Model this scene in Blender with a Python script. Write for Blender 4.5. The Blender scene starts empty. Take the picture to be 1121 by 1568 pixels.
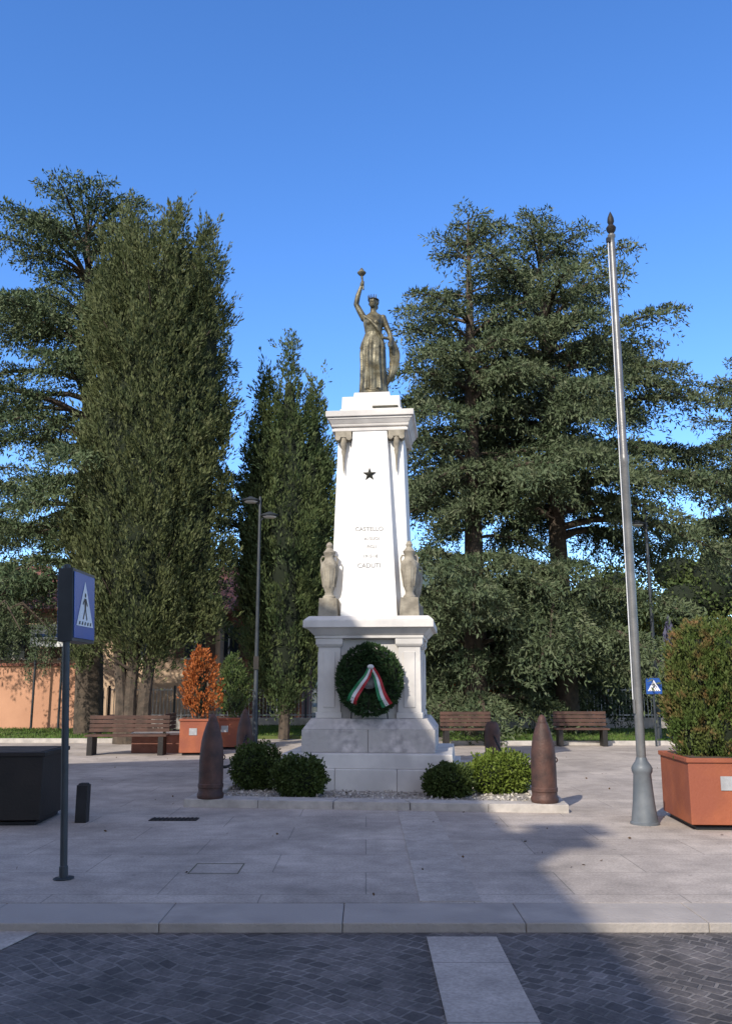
import bpy, bmesh, math, random
import numpy as np
from mathutils import Vector, Matrix

random.seed(7)
scene = bpy.context.scene
scene.view_settings.view_transform = 'Standard'
scene.view_settings.look = 'None'
scene.view_settings.exposure = 0
COL = scene.collection
rad = math.radians

# ------------------------------------------------------------------ materials
def newmat(name):
    m = bpy.data.materials.new(name); m.use_nodes = True
    nt = m.node_tree; b = nt.nodes['Principled BSDF']
    return m, nt, b

def M(name, c1, c2=None, scale=3.0, rough=0.7, bump=0.0, bscale=20.0, metal=0.0, c3=None, scale3=0.5, spec=0.4):
    m, nt, b = newmat(name)
    c2 = c2 or tuple(x * 0.75 for x in c1)
    tc = nt.nodes.new('ShaderNodeTexCoord')
    n = nt.nodes.new('ShaderNodeTexNoise'); n.inputs['Scale'].default_value = scale; n.inputs['Detail'].default_value = 6
    nt.links.new(tc.outputs['Object'], n.inputs['Vector'])
    r = nt.nodes.new('ShaderNodeValToRGB')
    r.color_ramp.elements[0].position = 0.35; r.color_ramp.elements[1].position = 0.65
    r.color_ramp.elements[0].color = (*c1, 1); r.color_ramp.elements[1].color = (*c2, 1)
    nt.links.new(n.outputs['Fac'], r.inputs['Fac'])
    out = r.outputs['Color']
    if c3:
        n3 = nt.nodes.new('ShaderNodeTexNoise'); n3.inputs['Scale'].default_value = scale3; n3.inputs['Detail'].default_value = 3
        nt.links.new(tc.outputs['Object'], n3.inputs['Vector'])
        r3 = nt.nodes.new('ShaderNodeValToRGB'); r3.color_ramp.elements[0].position = 0.45; r3.color_ramp.elements[1].position = 0.62
        nt.links.new(n3.outputs['Fac'], r3.inputs['Fac'])
        mx = nt.nodes.new('ShaderNodeMixRGB'); mx.inputs['Color2'].default_value = (*c3, 1)
        nt.links.new(r3.outputs['Color'], mx.inputs['Fac']); nt.links.new(out, mx.inputs['Color1'])
        out = mx.outputs['Color']
    nt.links.new(out, b.inputs['Base Color'])
    b.inputs['Roughness'].default_value = rough
    b.inputs['Metallic'].default_value = metal
    b.inputs['Specular IOR Level'].default_value = spec
    if bump:
        nb = nt.nodes.new('ShaderNodeTexNoise'); nb.inputs['Scale'].default_value = bscale; nb.inputs['Detail'].default_value = 8
        nt.links.new(tc.outputs['Object'], nb.inputs['Vector'])
        bp = nt.nodes.new('ShaderNodeBump'); bp.inputs['Strength'].default_value = bump; bp.inputs['Distance'].default_value = 0.02
        nt.links.new(nb.outputs['Fac'], bp.inputs['Height']); nt.links.new(bp.outputs['Normal'], b.inputs['Normal'])
    return m

def brickmat(name, c1, c2, mortar, bw, rh, ms, rough=0.85, distort=0.0, bump=0.5, stain=(0.5, 1.1), stain_scale=0.6, off=0.5, rot=0.0, speck=0.25, spots=0.0):
    m, nt, b = newmat(name)
    tc = nt.nodes.new('ShaderNodeTexCoord'); vec = tc.outputs['Object']
    if rot:
        mp = nt.nodes.new('ShaderNodeMapping'); mp.inputs['Rotation'].default_value[2] = rot
        nt.links.new(vec, mp.inputs['Vector']); vec = mp.outputs['Vector']
    if distort:
        nz = nt.nodes.new('ShaderNodeTexNoise'); nz.inputs['Scale'].default_value = 0.9; nz.inputs['Detail'].default_value = 1.5
        nt.links.new(vec, nz.inputs['Vector'])
        s = nt.nodes.new('ShaderNodeVectorMath'); s.operation = 'SCALE'; s.inputs['Scale'].default_value = distort
        nt.links.new(nz.outputs['Color'], s.inputs[0])
        a = nt.nodes.new('ShaderNodeVectorMath'); a.operation = 'ADD'
        nt.links.new(vec, a.inputs[0]); nt.links.new(s.outputs[0], a.inputs[1]); vecb = a.outputs[0]
    else: vecb = vec
    br = nt.nodes.new('ShaderNodeTexBrick'); br.offset = off
    br.inputs['Color1'].default_value = (*c1, 1); br.inputs['Color2'].default_value = (*c2, 1); br.inputs['Mortar'].default_value = (*mortar, 1)
    br.inputs['Scale'].default_value = 1; br.inputs['Mortar Size'].default_value = ms; br.inputs['Mortar Smooth'].default_value = 0.3
    br.inputs['Brick Width'].default_value = bw; br.inputs['Row Height'].default_value = rh
    nt.links.new(vecb, br.inputs['Vector'])
    col = br.outputs['Color']
    for sc, lo, hi, det in ((stain_scale, stain[0], stain[1], 8), (stain_scale*4.3, 1-(1-stain[0])*.6, 1+(stain[1]-1)*.6, 6), (45, 1 - speck, 1 + speck, 3)):
        n = nt.nodes.new('ShaderNodeTexNoise'); n.inputs['Scale'].default_value = sc; n.inputs['Detail'].default_value = det; n.inputs['Roughness'].default_value = 0.65
        nt.links.new(vec, n.inputs['Vector'])
        mr = nt.nodes.new('ShaderNodeMapRange'); mr.inputs['From Min'].default_value = 0.3; mr.inputs['From Max'].default_value = 0.7
        mr.inputs['To Min'].default_value = lo; mr.inputs['To Max'].default_value = hi
        nt.links.new(n.outputs['Fac'], mr.inputs['Value'])
        mx = nt.nodes.new('ShaderNodeVectorMath'); mx.operation = 'SCALE'
        nt.links.new(col, mx.inputs[0]); nt.links.new(mr.outputs[0], mx.inputs['Scale']); col = mx.outputs[0]
    if spots:
        vo = nt.nodes.new('ShaderNodeTexVoronoi'); vo.inputs['Scale'].default_value = 2.6
        nt.links.new(vec, vo.inputs['Vector'])
        mr = nt.nodes.new('ShaderNodeMapRange'); mr.inputs['From Min'].default_value = 0.03; mr.inputs['From Max'].default_value = 0.07
        mr.inputs['To Min'].default_value = spots; mr.inputs['To Max'].default_value = 1
        nt.links.new(vo.outputs['Distance'], mr.inputs['Value'])
        mx = nt.nodes.new('ShaderNodeVectorMath'); mx.operation = 'SCALE'
        nt.links.new(col, mx.inputs[0]); nt.links.new(mr.outputs[0], mx.inputs['Scale']); col = mx.outputs[0]
    nt.links.new(col, b.inputs['Base Color']); b.inputs['Roughness'].default_value = rough
    iv = nt.nodes.new('ShaderNodeMath'); iv.operation = 'SUBTRACT'; iv.inputs[0].default_value = 1
    nt.links.new(br.outputs['Fac'], iv.inputs[1])
    bp = nt.nodes.new('ShaderNodeBump'); bp.inputs['Strength'].default_value = bump; bp.inputs['Distance'].default_value = 0.02
    nt.links.new(iv.outputs[0], bp.inputs['Height']); nt.links.new(bp.outputs['Normal'], b.inputs['Normal'])
    return m

def leafmat(name, c1, c2, c3, s1=0.7, s2=5.0):
    m, nt, b = newmat(name)
    tc = nt.nodes.new('ShaderNodeTexCoord')
    n = nt.nodes.new('ShaderNodeTexNoise'); n.inputs['Scale'].default_value = s1; n.inputs['Detail'].default_value = 2
    n2 = nt.nodes.new('ShaderNodeTexNoise'); n2.inputs['Scale'].default_value = s2; n2.inputs['Detail'].default_value = 2
    nt.links.new(tc.outputs['Object'], n.inputs['Vector']); nt.links.new(tc.outputs['Object'], n2.inputs['Vector'])
    r = nt.nodes.new('ShaderNodeValToRGB'); r.color_ramp.elements[0].position = 0.4; r.color_ramp.elements[1].position = 0.62
    r.color_ramp.elements[0].color = (*c1, 1); r.color_ramp.elements[1].color = (*c2, 1)
    nt.links.new(n.outputs['Fac'], r.inputs['Fac'])
    r2 = nt.nodes.new('ShaderNodeValToRGB'); r2.color_ramp.elements[0].position = 0.5; r2.color_ramp.elements[1].position = 0.7
    nt.links.new(n2.outputs['Fac'], r2.inputs['Fac'])
    mx = nt.nodes.new('ShaderNodeMixRGB'); mx.inputs['Color2'].default_value = (*c3, 1)
    nt.links.new(r2.outputs['Color'], mx.inputs['Fac']); nt.links.new(r.outputs['Color'], mx.inputs['Color1'])
    nt.links.new(mx.outputs['Color'], b.inputs['Base Color']); b.inputs['Roughness'].default_value = 0.65
    b.inputs['Specular IOR Level'].default_value = 0.2
    return m

MARBLE = M('marble', (0.68, 0.645, 0.60), (0.58, 0.55, 0.52), 2.5, 0.55, 0.15, 12, c3=(0.50, 0.475, 0.45), scale3=1.6)
MARBLE_SHAFT = M('marble_shaft', (0.80, 0.785, 0.76), (0.75, 0.735, 0.71), 2.0, 0.5, 0.05, 12)
ROUGHST = M('rough_stone', (0.62, 0.57, 0.54), (0.34, 0.315, 0.305), 9, 0.85, 1.0, 9, c3=(0.46, 0.43, 0.40), scale3=2)
URNST = M('urn_stone', (0.36, 0.32, 0.25), (0.20, 0.175, 0.135), 7, 0.8, 0.4, 25)
BRONZE = M('bronze_patina', (0.12, 0.10, 0.055), (0.05, 0.048, 0.033), 9, 0.45, 0.3, 30, metal=0.3, c3=(0.18, 0.165, 0.11), scale3=6)
DARKBRONZE = M('dark_bronze', (0.05, 0.045, 0.03), (0.03, 0.03, 0.02), 9, 0.45, metal=0.4)
RUST = M('rust_shell', (0.11, 0.055, 0.042), (0.05, 0.03, 0.026), 6, 0.6, 0.3, 40, metal=0.2)
IRON = M('dark_iron', (0.03, 0.03, 0.033), (0.02, 0.02, 0.022), 6, 0.5, 0.1, 40, metal=0.3)
CORTEN = M('corten_steel', (0.34, 0.10, 0.045), (0.24, 0.07, 0.035), 2.5, 0.7, 0.2, 30, c3=(0.26, 0.075, 0.04), scale3=3)
BROWNST = M('brown_planter_steel', (0.022, 0.017, 0.015), (0.014, 0.012, 0.011), 3, 0.6, 0.2, 30)
GALV = M('painted_pole_steel', (0.22, 0.215, 0.21), (0.15, 0.15, 0.15), 5, 0.4, 0.1, 50, metal=0.4)
POLEB = M('pole_base_paint', (0.15, 0.165, 0.18), (0.10, 0.115, 0.13), 5, 0.5, 0.1, 50, metal=0.1)
GREYP = M('grey_paint', (0.045, 0.052, 0.06), (0.03, 0.036, 0.042), 4, 0.45, 0.05, 50, metal=0.2)
WHITEP = M('white_paint', (0.75, 0.75, 0.75), (0.68, 0.68, 0.68), 5, 0.5)
BLACKP = M('black_paint', (0.02, 0.02, 0.02), None, 5, 0.5)
BLUEP = M('blue_sign', (0.015, 0.08, 0.32), (0.015, 0.07, 0.28), 3, 0.35)
LABEL = M('metal_label', (0.45, 0.45, 0.45), (0.35, 0.35, 0.35), 10, 0.4, metal=0.3)
BARK = M('bark', (0.10, 0.075, 0.055), (0.05, 0.04, 0.03), 6, 0.95, 1.0, 14)
WOOD = M('bench_wood', (0.10, 0.05, 0.035), (0.055, 0.03, 0.022), 4, 0.7, 0.3, 30)
GRAVEL = M('white_gravel', (0.50, 0.46, 0.41), (0.14, 0.12, 0.10), 28, 0.95, 1.0, 35)
KERB = M('kerb_stone', (0.50, 0.455, 0.41), (0.36, 0.33, 0.30), 6, 0.85, 0.4, 30)
ROADKERB = M('road_kerb_stone', (0.40, 0.355, 0.315), (0.29, 0.26, 0.235), 3, 0.85, 0.4, 40, c3=(0.34, 0.305, 0.275), scale3=1)
GRASS = M('lawn', (0.06, 0.11, 0.02), (0.09, 0.14, 0.03), 3, 0.95, 1.0, 60, c3=(0.11, 0.13, 0.04), scale3=0.8)
PARK = M('park_ground', (0.12, 0.11, 0.08), (0.07, 0.08, 0.04), 0.6, 0.95, 0.5, 10)
PLASTER_P = M('peach_plaster', (0.60, 0.32, 0.20), (0.50, 0.26, 0.16), 0.8, 0.9, 0.2, 30)
PLASTER_O = M('cream_plaster', (0.60, 0.43, 0.29), (0.50, 0.36, 0.25), 0.8, 0.9, 0.2, 30)
PLASTER_B = M('brown_brick_wall', (0.27, 0.12, 0.085), (0.20, 0.09, 0.065), 4, 0.9, 0.4, 30)
TILE = brickmat('roof_tiles', (0.36, 0.13, 0.08), (0.26, 0.10, 0.07), (0.10, 0.05, 0.04), 0.22, 0.38, 0.02)
GLASS = M('window_glass', (0.03, 0.04, 0.05), (0.02, 0.03, 0.04), 1, 0.1)
SHUT = M('shutter', (0.10, 0.06, 0.04), (0.08, 0.05, 0.035), 8, 0.7)
HILLM = M('hill_forest', (0.05, 0.08, 0.07), (0.07, 0.10, 0.08), 0.06, 0.95)

PAVE = brickmat('plaza_paving', (0.445, 0.385, 0.33), (0.40, 0.345, 0.30), (0.25, 0.22, 0.19), 1.6, 0.8, 0.006, bump=0.25, stain=(0.62, 1.20), stain_scale=0.8, speck=0.22, spots=0.6)
STRIPM = brickmat('stone_band', (0.46, 0.405, 0.355), (0.42, 0.37, 0.325), (0.22, 0.20, 0.18), 3.0, 0.95, 0.006, bump=0.3, stain=(0.70, 1.12), stain_scale=2, off=0.0, speck=0.2)
COBBLE = brickmat('cobbles', (0.075, 0.065, 0.06), (0.155, 0.135, 0.125), (0.19, 0.17, 0.155), 0.11, 0.10, 0.010, rough=0.75, distort=0.55, bump=1.0, stain=(0.45, 1.35), stain_scale=1.7, rot=0.7)

CEDAR = leafmat('cedar_needles', (0.065, 0.092, 0.044), (0.092, 0.118, 0.058), (0.135, 0.15, 0.085), 0.5, 2.6)
CEDAR_D = leafmat('cedar_needles_blue', (0.06, 0.092, 0.042), (0.09, 0.12, 0.055), (0.13, 0.15, 0.08), 0.5, 2.6)
CYPR = leafmat('cypress_foliage', (0.062, 0.080, 0.030), (0.088, 0.103, 0.038), (0.125, 0.135, 0.06), 0.8, 4)
CYPR2 = leafmat('cypress_foliage_b', (0.052, 0.080, 0.029), (0.075, 0.10, 0.035), (0.105, 0.125, 0.05), 0.8, 4)
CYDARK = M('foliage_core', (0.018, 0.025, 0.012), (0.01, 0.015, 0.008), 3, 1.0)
BOX = leafmat('boxwood', (0.08, 0.12, 0.016), (0.12, 0.165, 0.025), (0.16, 0.20, 0.04), 3, 20)
BOX_SHADE = leafmat('boxwood_shaded', (0.035, 0.055, 0.012), (0.055, 0.08, 0.017), (0.08, 0.11, 0.03), 3, 20)  # same boxwood with shade put into the colour, for the shrubs out of sun
ORANGELF = leafmat('dry_orange_foliage', (0.36, 0.10, 0.025), (0.27, 0.075, 0.02), (0.42, 0.15, 0.04), 3, 12)
HEDGE = leafmat('hedge_foliage', (0.055, 0.09, 0.02), (0.085, 0.11, 0.028), (0.17, 0.10, 0.042), 2.0, 5)
YGREEN = leafmat('yellowgreen_foliage', (0.22, 0.23, 0.05), (0.14, 0.17, 0.04), (0.25, 0.24, 0.06), 1, 6)
BROAD = leafmat('broadleaf', (0.05, 0.08, 0.022), (0.075, 0.105, 0.03), (0.11, 0.13, 0.045), 0.6, 4)
WREATHM = leafmat('laurel', (0.02, 0.045, 0.015), (0.03, 0.06, 0.02), (0.05, 0.085, 0.03), 5, 20)
DRYLEAF = M('dry_leaf', (0.13, 0.08, 0.04), (0.08, 0.05, 0.03), 9, 0.9)

# ------------------------------------------------------------------ mesh builder
class MB:
    def __init__(s): s.v = []; s.f = []; s.mi = []; s.mats = []
    def mid(s, m):
        if m not in s.mats: s.mats.append(m)
        return s.mats.index(m)
    def add(s, verts, faces, m, T=None):
        o = len(s.v)
        for p in verts:
            p = Vector(p)
            if T: p = T @ p
            s.v.append(tuple(p))
        k = s.mid(m)
        for f in faces: s.f.append([i + o for i in f]); s.mi.append(k)
        return s
    def box(s, c, d, m, T=None, top=1.0):
        x, y, z = c; a, b, h = d[0] / 2, d[1] / 2, d[2] / 2; t = top
        V = [(x-a, y-b, z-h), (x+a, y-b, z-h), (x+a, y+b, z-h), (x-a, y+b, z-h), (x-a*t, y-b*t, z+h), (x+a*t, y-b*t, z+h), (x+a*t, y+b*t, z+h), (x-a*t, y+b*t, z+h)]
        return s.add(V, [(3,2,1,0), (4,5,6,7), (0,1,5,4), (1,2,6,5), (2,3,7,6), (3,0,4,7)], m, T)
    def frus(s, z0, w0, d0, z1, w1, d1, m, c=(0, 0), T=None):
        V = []
        for z, w, d in ((z0, w0/2, d0/2), (z1, w1/2, d1/2)):
            V += [(c[0]-w, c[1]-d, z), (c[0]+w, c[1]-d, z), (c[0]+w, c[1]+d, z), (c[0]-w, c[1]+d, z)]
        return s.add(V, [(3,2,1,0), (4,5,6,7), (0,1,5,4), (1,2,6,5), (2,3,7,6), (3,0,4,7)], m, T)
    def lathe(s, prof, m, c=(0, 0, 0), seg=20, T=None):
        V = []; F = []; n = len(prof)
        for r, z in prof:
            for k in range(seg):
                a = 2*math.pi*k/seg; V.append((c[0]+r*math.cos(a), c[1]+r*math.sin(a), c[2]+z))
        for i in range(n-1):
            for k in range(seg):
                k2 = (k+1) % seg; F.append((i*seg+k, i*seg+k2, (i+1)*seg+k2, (i+1)*seg+k))
        F.append(tuple(range(seg-1, -1, -1))); F.append(tuple((n-1)*seg+k for k in range(seg)))
        return s.add(V, F, m, T)
    def tube(s, pts, rs, m, seg=8, T=None, closed=False):
        pts = [Vector(p) for p in pts]; V = []; F = []; n = len(pts)
        if not hasattr(rs, '__len__'): rs = [rs]*n
        up = Vector((0.13, 0.21, 1)).normalized()
        for i, p in enumerate(pts):
            d = (pts[min(i+1, n-1)] - pts[max(i-1, 0)]).normalized()
            if closed: d = (pts[(i+1) % n] - pts[i-1]).normalized()
            a = d.cross(up)
            if a.length < 1e-2: a = d.cross(Vector((1, 0, 0)))
            a.normalize(); b = a.cross(d)
            for k in range(seg):
                t = 2*math.pi*k/seg; V.append(p + (a*math.cos(t) + b*math.sin(t))*rs[i])
        for i in range(n if closed else n-1):
            j = (i+1) % n
            for k in range(seg):
                k2 = (k+1) % seg; F.append((i*seg+k, i*seg+k2, j*seg+k2, j*seg+k))
        if not closed:
            F.append(tuple(range(seg-1, -1, -1))); F.append(tuple((n-1)*seg+k for k in range(seg)))
        return s.add(V, F, m, T)
    def sphere(s, c, r, m, seg=16, rings=10, T=None):
        if not hasattr(r, '__len__'): r = (r, r, r)
        V = [(c[0], c[1], c[2]-r[2])]; F = []
        for i in range(1, rings):
            ph = -math.pi/2 + math.pi*i/rings
            for k in range(seg):
                a = 2*math.pi*k/seg
                V.append((c[0]+r[0]*math.cos(ph)*math.cos(a), c[1]+r[1]*math.cos(ph)*math.sin(a), c[2]+r[2]*math.sin(ph)))
        V.append((c[0], c[1], c[2]+r[2])); L = len(V)-1
        for k in range(seg):
            k2 = (k+1) % seg
            F.append((0, 1+k2, 1+k)); F.append((L, L-seg+k, L-seg+k2))
            for i in range(rings-2): F.append((1+i*seg+k, 1+i*seg+k2, 1+(i+1)*seg+k2, 1+(i+1)*seg+k))
        return s.add(V, F, m, T)
    def build(s, name, parent=None, loc=(0, 0, 0), rotz=0.0, smooth=False, bevel=0.0):
        me = bpy.data.meshes.new(name); me.from_pydata(s.v, [], s.f)
        for m in s.mats: me.materials.append(m)
        me.polygons.foreach_set('material_index', s.mi)
        me.update()
        o = bpy.data.objects.new(name, me); COL.objects.link(o); o.location = loc; o.rotation_euler[2] = rotz
        if parent: o.parent = parent
        if smooth:
            me.polygons.foreach_set('use_smooth', [True]*len(me.polygons))
            try: me.set_sharp_from_angle(angle=rad(38))
            except Exception: pass
        if bevel:
            b = o.modifiers.new('bevel', 'BEVEL'); b.width = bevel; b.segments = 2; b.limit_method = 'ANGLE'; b.angle_limit = rad(40)
        return o

def empty(name, loc=(0, 0, 0), rotz=0.0):
    e = bpy.data.objects.new(name, None); COL.objects.link(e); e.location = loc; e.rotation_euler[2] = rotz; e.empty_display_size = 0.3
    return e

def sheet(name, poly, z, m):
    me = bpy.data.meshes.new(name); me.from_pydata([(x, y, z) for x, y in poly], [], [list(range(len(poly)))]); me.materials.append(m)
    o = bpy.data.objects.new(name, me); COL.objects.link(o); return o

# ------------------------------------------------------------------ foliage
NQ = [0]
def unit(a): return a / np.maximum(np.linalg.norm(a, axis=1, keepdims=True), 1e-9)

def quads(name, P, D, L, W, mat, rng, parent=None):
    n = len(P); NQ[0] += n; D = unit(D); S = unit(np.cross(D, rng.normal(size=(n, 3))))
    V = np.empty((n, 4, 3), dtype=np.float32)
    V[:, 0] = P; V[:, 2] = P + D*L[:, None]; mid = P + D*(L*0.45)[:, None]
    V[:, 1] = mid + S*W[:, None]; V[:, 3] = mid - S*W[:, None]
    me = bpy.data.meshes.new(name)
    me.vertices.add(4*n); me.vertices.foreach_set('co', V.ravel())
    me.loops.add(4*n); me.loops.foreach_set('vertex_index', np.arange(4*n, dtype=np.int32))
    me.polygons.add(n); me.polygons.foreach_set('loop_start', np.arange(0, 4*n, 4, dtype=np.int32))
    me.update(calc_edges=True); me.validate()
    me.materials.append(mat)
    o = bpy.data.objects.new(name, me); COL.objects.link(o)
    if parent: o.parent = parent
    return o

def cedar(name, base, H, top, R, nb, seed, zmin=0.06, mat=CEDAR, trunk_r=0.38, dens=1.0, side=None, ntop=12):
    rng = np.random.default_rng(seed)
    e = empty(name, base)
    wood = MB()
    def tp(t): return np.array([top[0]*t**1.2, top[1]*t**1.2, H*t])
    wood.tube([tp(t) for t in np.linspace(0, 0.97, 14)], [trunk_r*(1-t)**0.8 + 0.012 for t in np.linspace(0, 0.97, 14)], BARK, 10)
    PP = []; DD = []
    tiers = np.sort(rng.uniform(zmin, 0.95, int(nb/3.0)))
    for i in range(nb+ntop):
        if i < nb:
            f = tiers[i % len(tiers)] + rng.normal()*0.006
            f = min(max(f, zmin), 0.97)
            L = R(f) * (rng.uniform(.40, .75) if rng.uniform() < .42 else rng.uniform(.82, 1.2))
        else:
            f = rng.uniform(.86, .995); L = R(f)*rng.uniform(.8, 1.2) + .08
        az = i*2.399963 + rng.uniform(-0.5, 0.5)
        if side is not None: L *= side(f, az)
        if L < 0.3: L = 0.3
        d = np.array([math.cos(az), math.sin(az), 0.0])
        rise = rng.uniform(0.22, 0.50) + 0.6*f**3; drp = rng.uniform(0.45, 0.80)*(1-0.3*f)
        o = tp(f)
        def bp(t): return o + d*L*t + np.array([0, 0, L*(rise*t - drp*t*t)])
        wood.tube([bp(t) for t in np.linspace(0, 0.9, 6)], [0.020*L*(1-t)+0.010 for t in np.linspace(0, 0.9, 6)], BARK, 5)
        nt_ = max(4, int(L/0.18*dens))
        for t in np.linspace(0.22, 1.0, nt_):
            for sgn in (-1, 1):
                ang = az + sgn*rng.uniform(0.45, 1.1)
                tl = (0.25 + 0.36*L*(1-t)**0.7 * min(1, t*3)) * rng.uniform(0.5, 1.25)
                tl = min(tl, 1.4)
                k = max(2, int(tl/0.105)); s = np.linspace(0.05, tl, k)
                td = np.array([math.cos(ang), math.sin(ang), 0.0])
                pts = bp(t)[None] + td[None]*s[:, None]
                pts[:, 2] += 0.18*s - rng.uniform(0.35, 0.8)*s*s + rng.uniform(-0.06, 0.06)
                PP.append(pts); DD.append(np.repeat(td[None], k, 0))
    P = np.concatenate(PP); D = np.concatenate(DD); m = 5
    P = np.repeat(P, m, 0); D = np.repeat(D, m, 0); n = len(P)
    P = P + rng.normal(size=(n, 3))*np.array([0.045, 0.045, 0.025])
    D = D*0.6 + rng.normal(size=(n, 3))*0.6 + np.array([0, 0, 0.2])
    hang = rng.uniform(size=n) < 0.22; dz = rng.exponential(0.16, n)*hang
    P[:, 2] -= dz; D[hang] = D[hang]*0.6 + np.array([0, 0, -0.8])
    wood.build('trunk', e, smooth=True)
    quads('foliage', P, D, rng.uniform(0.11, 0.21, n), rng.uniform(0.014, 0.032, n), mat, rng, e)
    return e

def plumes(name, leaders, nper, seed, mat, parent, plen=(0.4, 0.8), prad=0.12, nfl=30, fl=(0.07, 0.14), fw=(0.018, 0.035), upb=0.9, core=0.60, lump=0.18, clus=0.0, csz=0.22):
    rng = np.random.default_rng(seed); PP = []; DD = []
    mb = MB()
    for (x, y, prof) in leaders:
        z = np.array([p[0] for p in prof]); r = np.array([p[1] for p in prof])
        zz = np.linspace(z[0], z[-1], 200); rr = np.interp(zz, z, r) + 0.05
        cdf = np.cumsum(rr); cdf /= cdf[-1]
        n = int(nper * rr.mean() * (z[-1]-z[0]))
        zs = np.interp(rng.uniform(size=n), cdf, zz); az = rng.uniform(0, 2*math.pi, n)
        rs = np.interp(zs, z, r)
        l = 1 + lump*np.sin(az*3 + zs*1.3 + x*5)*np.sin(zs*2.1 + az*2 + y) + lump*0.7*np.sin(az*7 + zs*3.7)
        rf = np.where(rng.uniform(size=n) < 0.78, rng.uniform(0.78, 1.04, n), rng.uniform(0.45, 0.8, n)) * l
        C = np.stack([x + rs*rf*np.cos(az), y + rs*rf*np.sin(az), zs], 1)
        out = np.stack([np.cos(az), np.sin(az), np.zeros(n)], 1)
        dr = out*rng.uniform(0.1, 0.5, (n, 1)) + np.array([0, 0, upb]) + rng.normal(size=(n, 3))*0.15
        if clus:
            nc = max(3, n//10); ci = rng.integers(0, nc, n); use = (rng.uniform(size=n) < clus) & (rs > .3)
            co = rng.uniform(.84, 1.14, nc)
            ctr = np.array([x, y, 0]) + (C[:nc] - np.array([x, y, 0]))*np.stack([co, co, np.ones(nc)], 1)
            rel = rng.normal(size=(n, 3))*np.array([csz, csz, csz*1.5])
            Cc = ctr[ci] + rel
            dc = out[:nc][ci]*0.45 + np.array([0, 0, upb]) + rel*0.9 + rng.normal(size=(n, 3))*0.1
            C = np.where(use[:, None], Cc, C); dr = np.where(use[:, None], dc, dr)
        dr = unit(dr)
        ln = rng.uniform(plen[0], plen[1], n)
        C = C - dr*(ln*0.5)[:, None]
        s = rng.uniform(0, 1, (n, nfl))
        off = rng.normal(size=(n, nfl, 3)) * (prad*(1.0 - s)*0.7 + prad*0.10)[:, :, None]
        pts = C[:, None] + dr[:, None]*(s*ln[:, None])[:, :, None] + off
        dd = dr[:, None] + off/prad*0.4 + rng.normal(size=(n, nfl, 3))*0.22
        PP.append(pts.reshape(-1, 3)); DD.append(dd.reshape(-1, 3))
        if core:
            top = z[-1] - 0.12*(z[-1]-z[0])
            pr = [(max(0.02, np.interp(q, z, r)*core*(1 if q < top-1 else .6)), q) for q in np.linspace(z[0]+0.05*(z[-1]-z[0]), top, 14)]
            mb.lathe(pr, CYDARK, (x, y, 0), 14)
    P = np.concatenate(PP); D = np.concatenate(DD); n = len(P)
    if core: mb.build(name+'_core', parent, smooth=True)
    return quads(name, P, D, rng.uniform(fl[0], fl[1], n), rng.uniform(fw[0], fw[1], n), mat, rng, parent)

def blob(name, blobs, n, seed, mat, parent=None, fl=(0.04, 0.07), fw=(0.012, 0.022), up=0.3, core=0.75):
    rng = np.random.default_rng(seed); PP = []; DD = []; mb = MB()
    vol = sum(b[1][0]*b[1][1] + b[1][0]*b[1][2] for b in blobs)
    for c, r in blobs:
        k = int(n*(r[0]*r[1]+r[0]*r[2])/vol)
        u = unit(rng.normal(size=(k, 3)))
        lum = 1 + 0.10*np.sin(u[:, 0]*7+c[0])*np.sin(u[:, 1]*8+c[1]*3) + 0.08*np.sin(u[:, 2]*11+u[:, 0]*9)
        rf = rng.uniform(0.78, 1.06, k)*lum
        PP.append(np.array(c) + u*np.array(r)*rf[:, None]); DD.append(u + rng.normal(size=(k, 3))*0.7 + np.array([0, 0, up]))
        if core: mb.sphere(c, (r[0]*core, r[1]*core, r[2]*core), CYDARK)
    P = np.concatenate(PP); D = np.concatenate(DD); m = len(P)
    P[:, 2] = np.maximum(P[:, 2], 0.02)
    if core: mb.build(name+'_core', parent, smooth=True)
    return quads(name, P, D, rng.uniform(fl[0], fl[1], m), rng.uniform(fw[0], fw[1], m), mat, rng, parent)

# ------------------------------------------------------------------ ground
sheet('ground', [(-900, -300), (900, -300), (900, 1500), (-900, 1500)], -0.075, PARK)
sheet('cobbled_road', [(-40, -20), (40, -20), (40, 6.42), (-40, 6.34)], -0.06, COBBLE)
MB().box((0.63, -6.9, -0.053), (0.46, 26.3, 0.006), STRIPM).build('stone_band_road')
MB().box((-2.85, 4.7, -0.053), (0.30, 6.0, 0.006), STRIPM, T=Matrix.Translation((-2.72, 4.7, 0)) @ Matrix.Rotation(rad(-12), 4, 'Z') @ Matrix.Translation((2.85, -4.7, 0))).build('stone_band_edge')
kb = MB()
kx = -20.0
while kx < 20:
    kb.box((kx+0.62, 6.66+0.0015*kx, -0.04), (1.236, 0.55, 0.08), ROADKERB); kx += 1.24
kb.build('kerb', bevel=0.008)
pz = MB(); pz.box((0, 16.0, -0.04), (60, 18.12, 0.08), PAVE)
pz.build('plaza_pavement')
MB().box((0.63, 9.4, 0.002), (0.46, 4.85, 0.005), STRIPM).build('stone_band_plaza')
sheet('asphalt_path', [(-30, 24.9), (30, 24.9), (30, 27.2), (-30, 27.2)], -0.03, PAVE)

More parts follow.
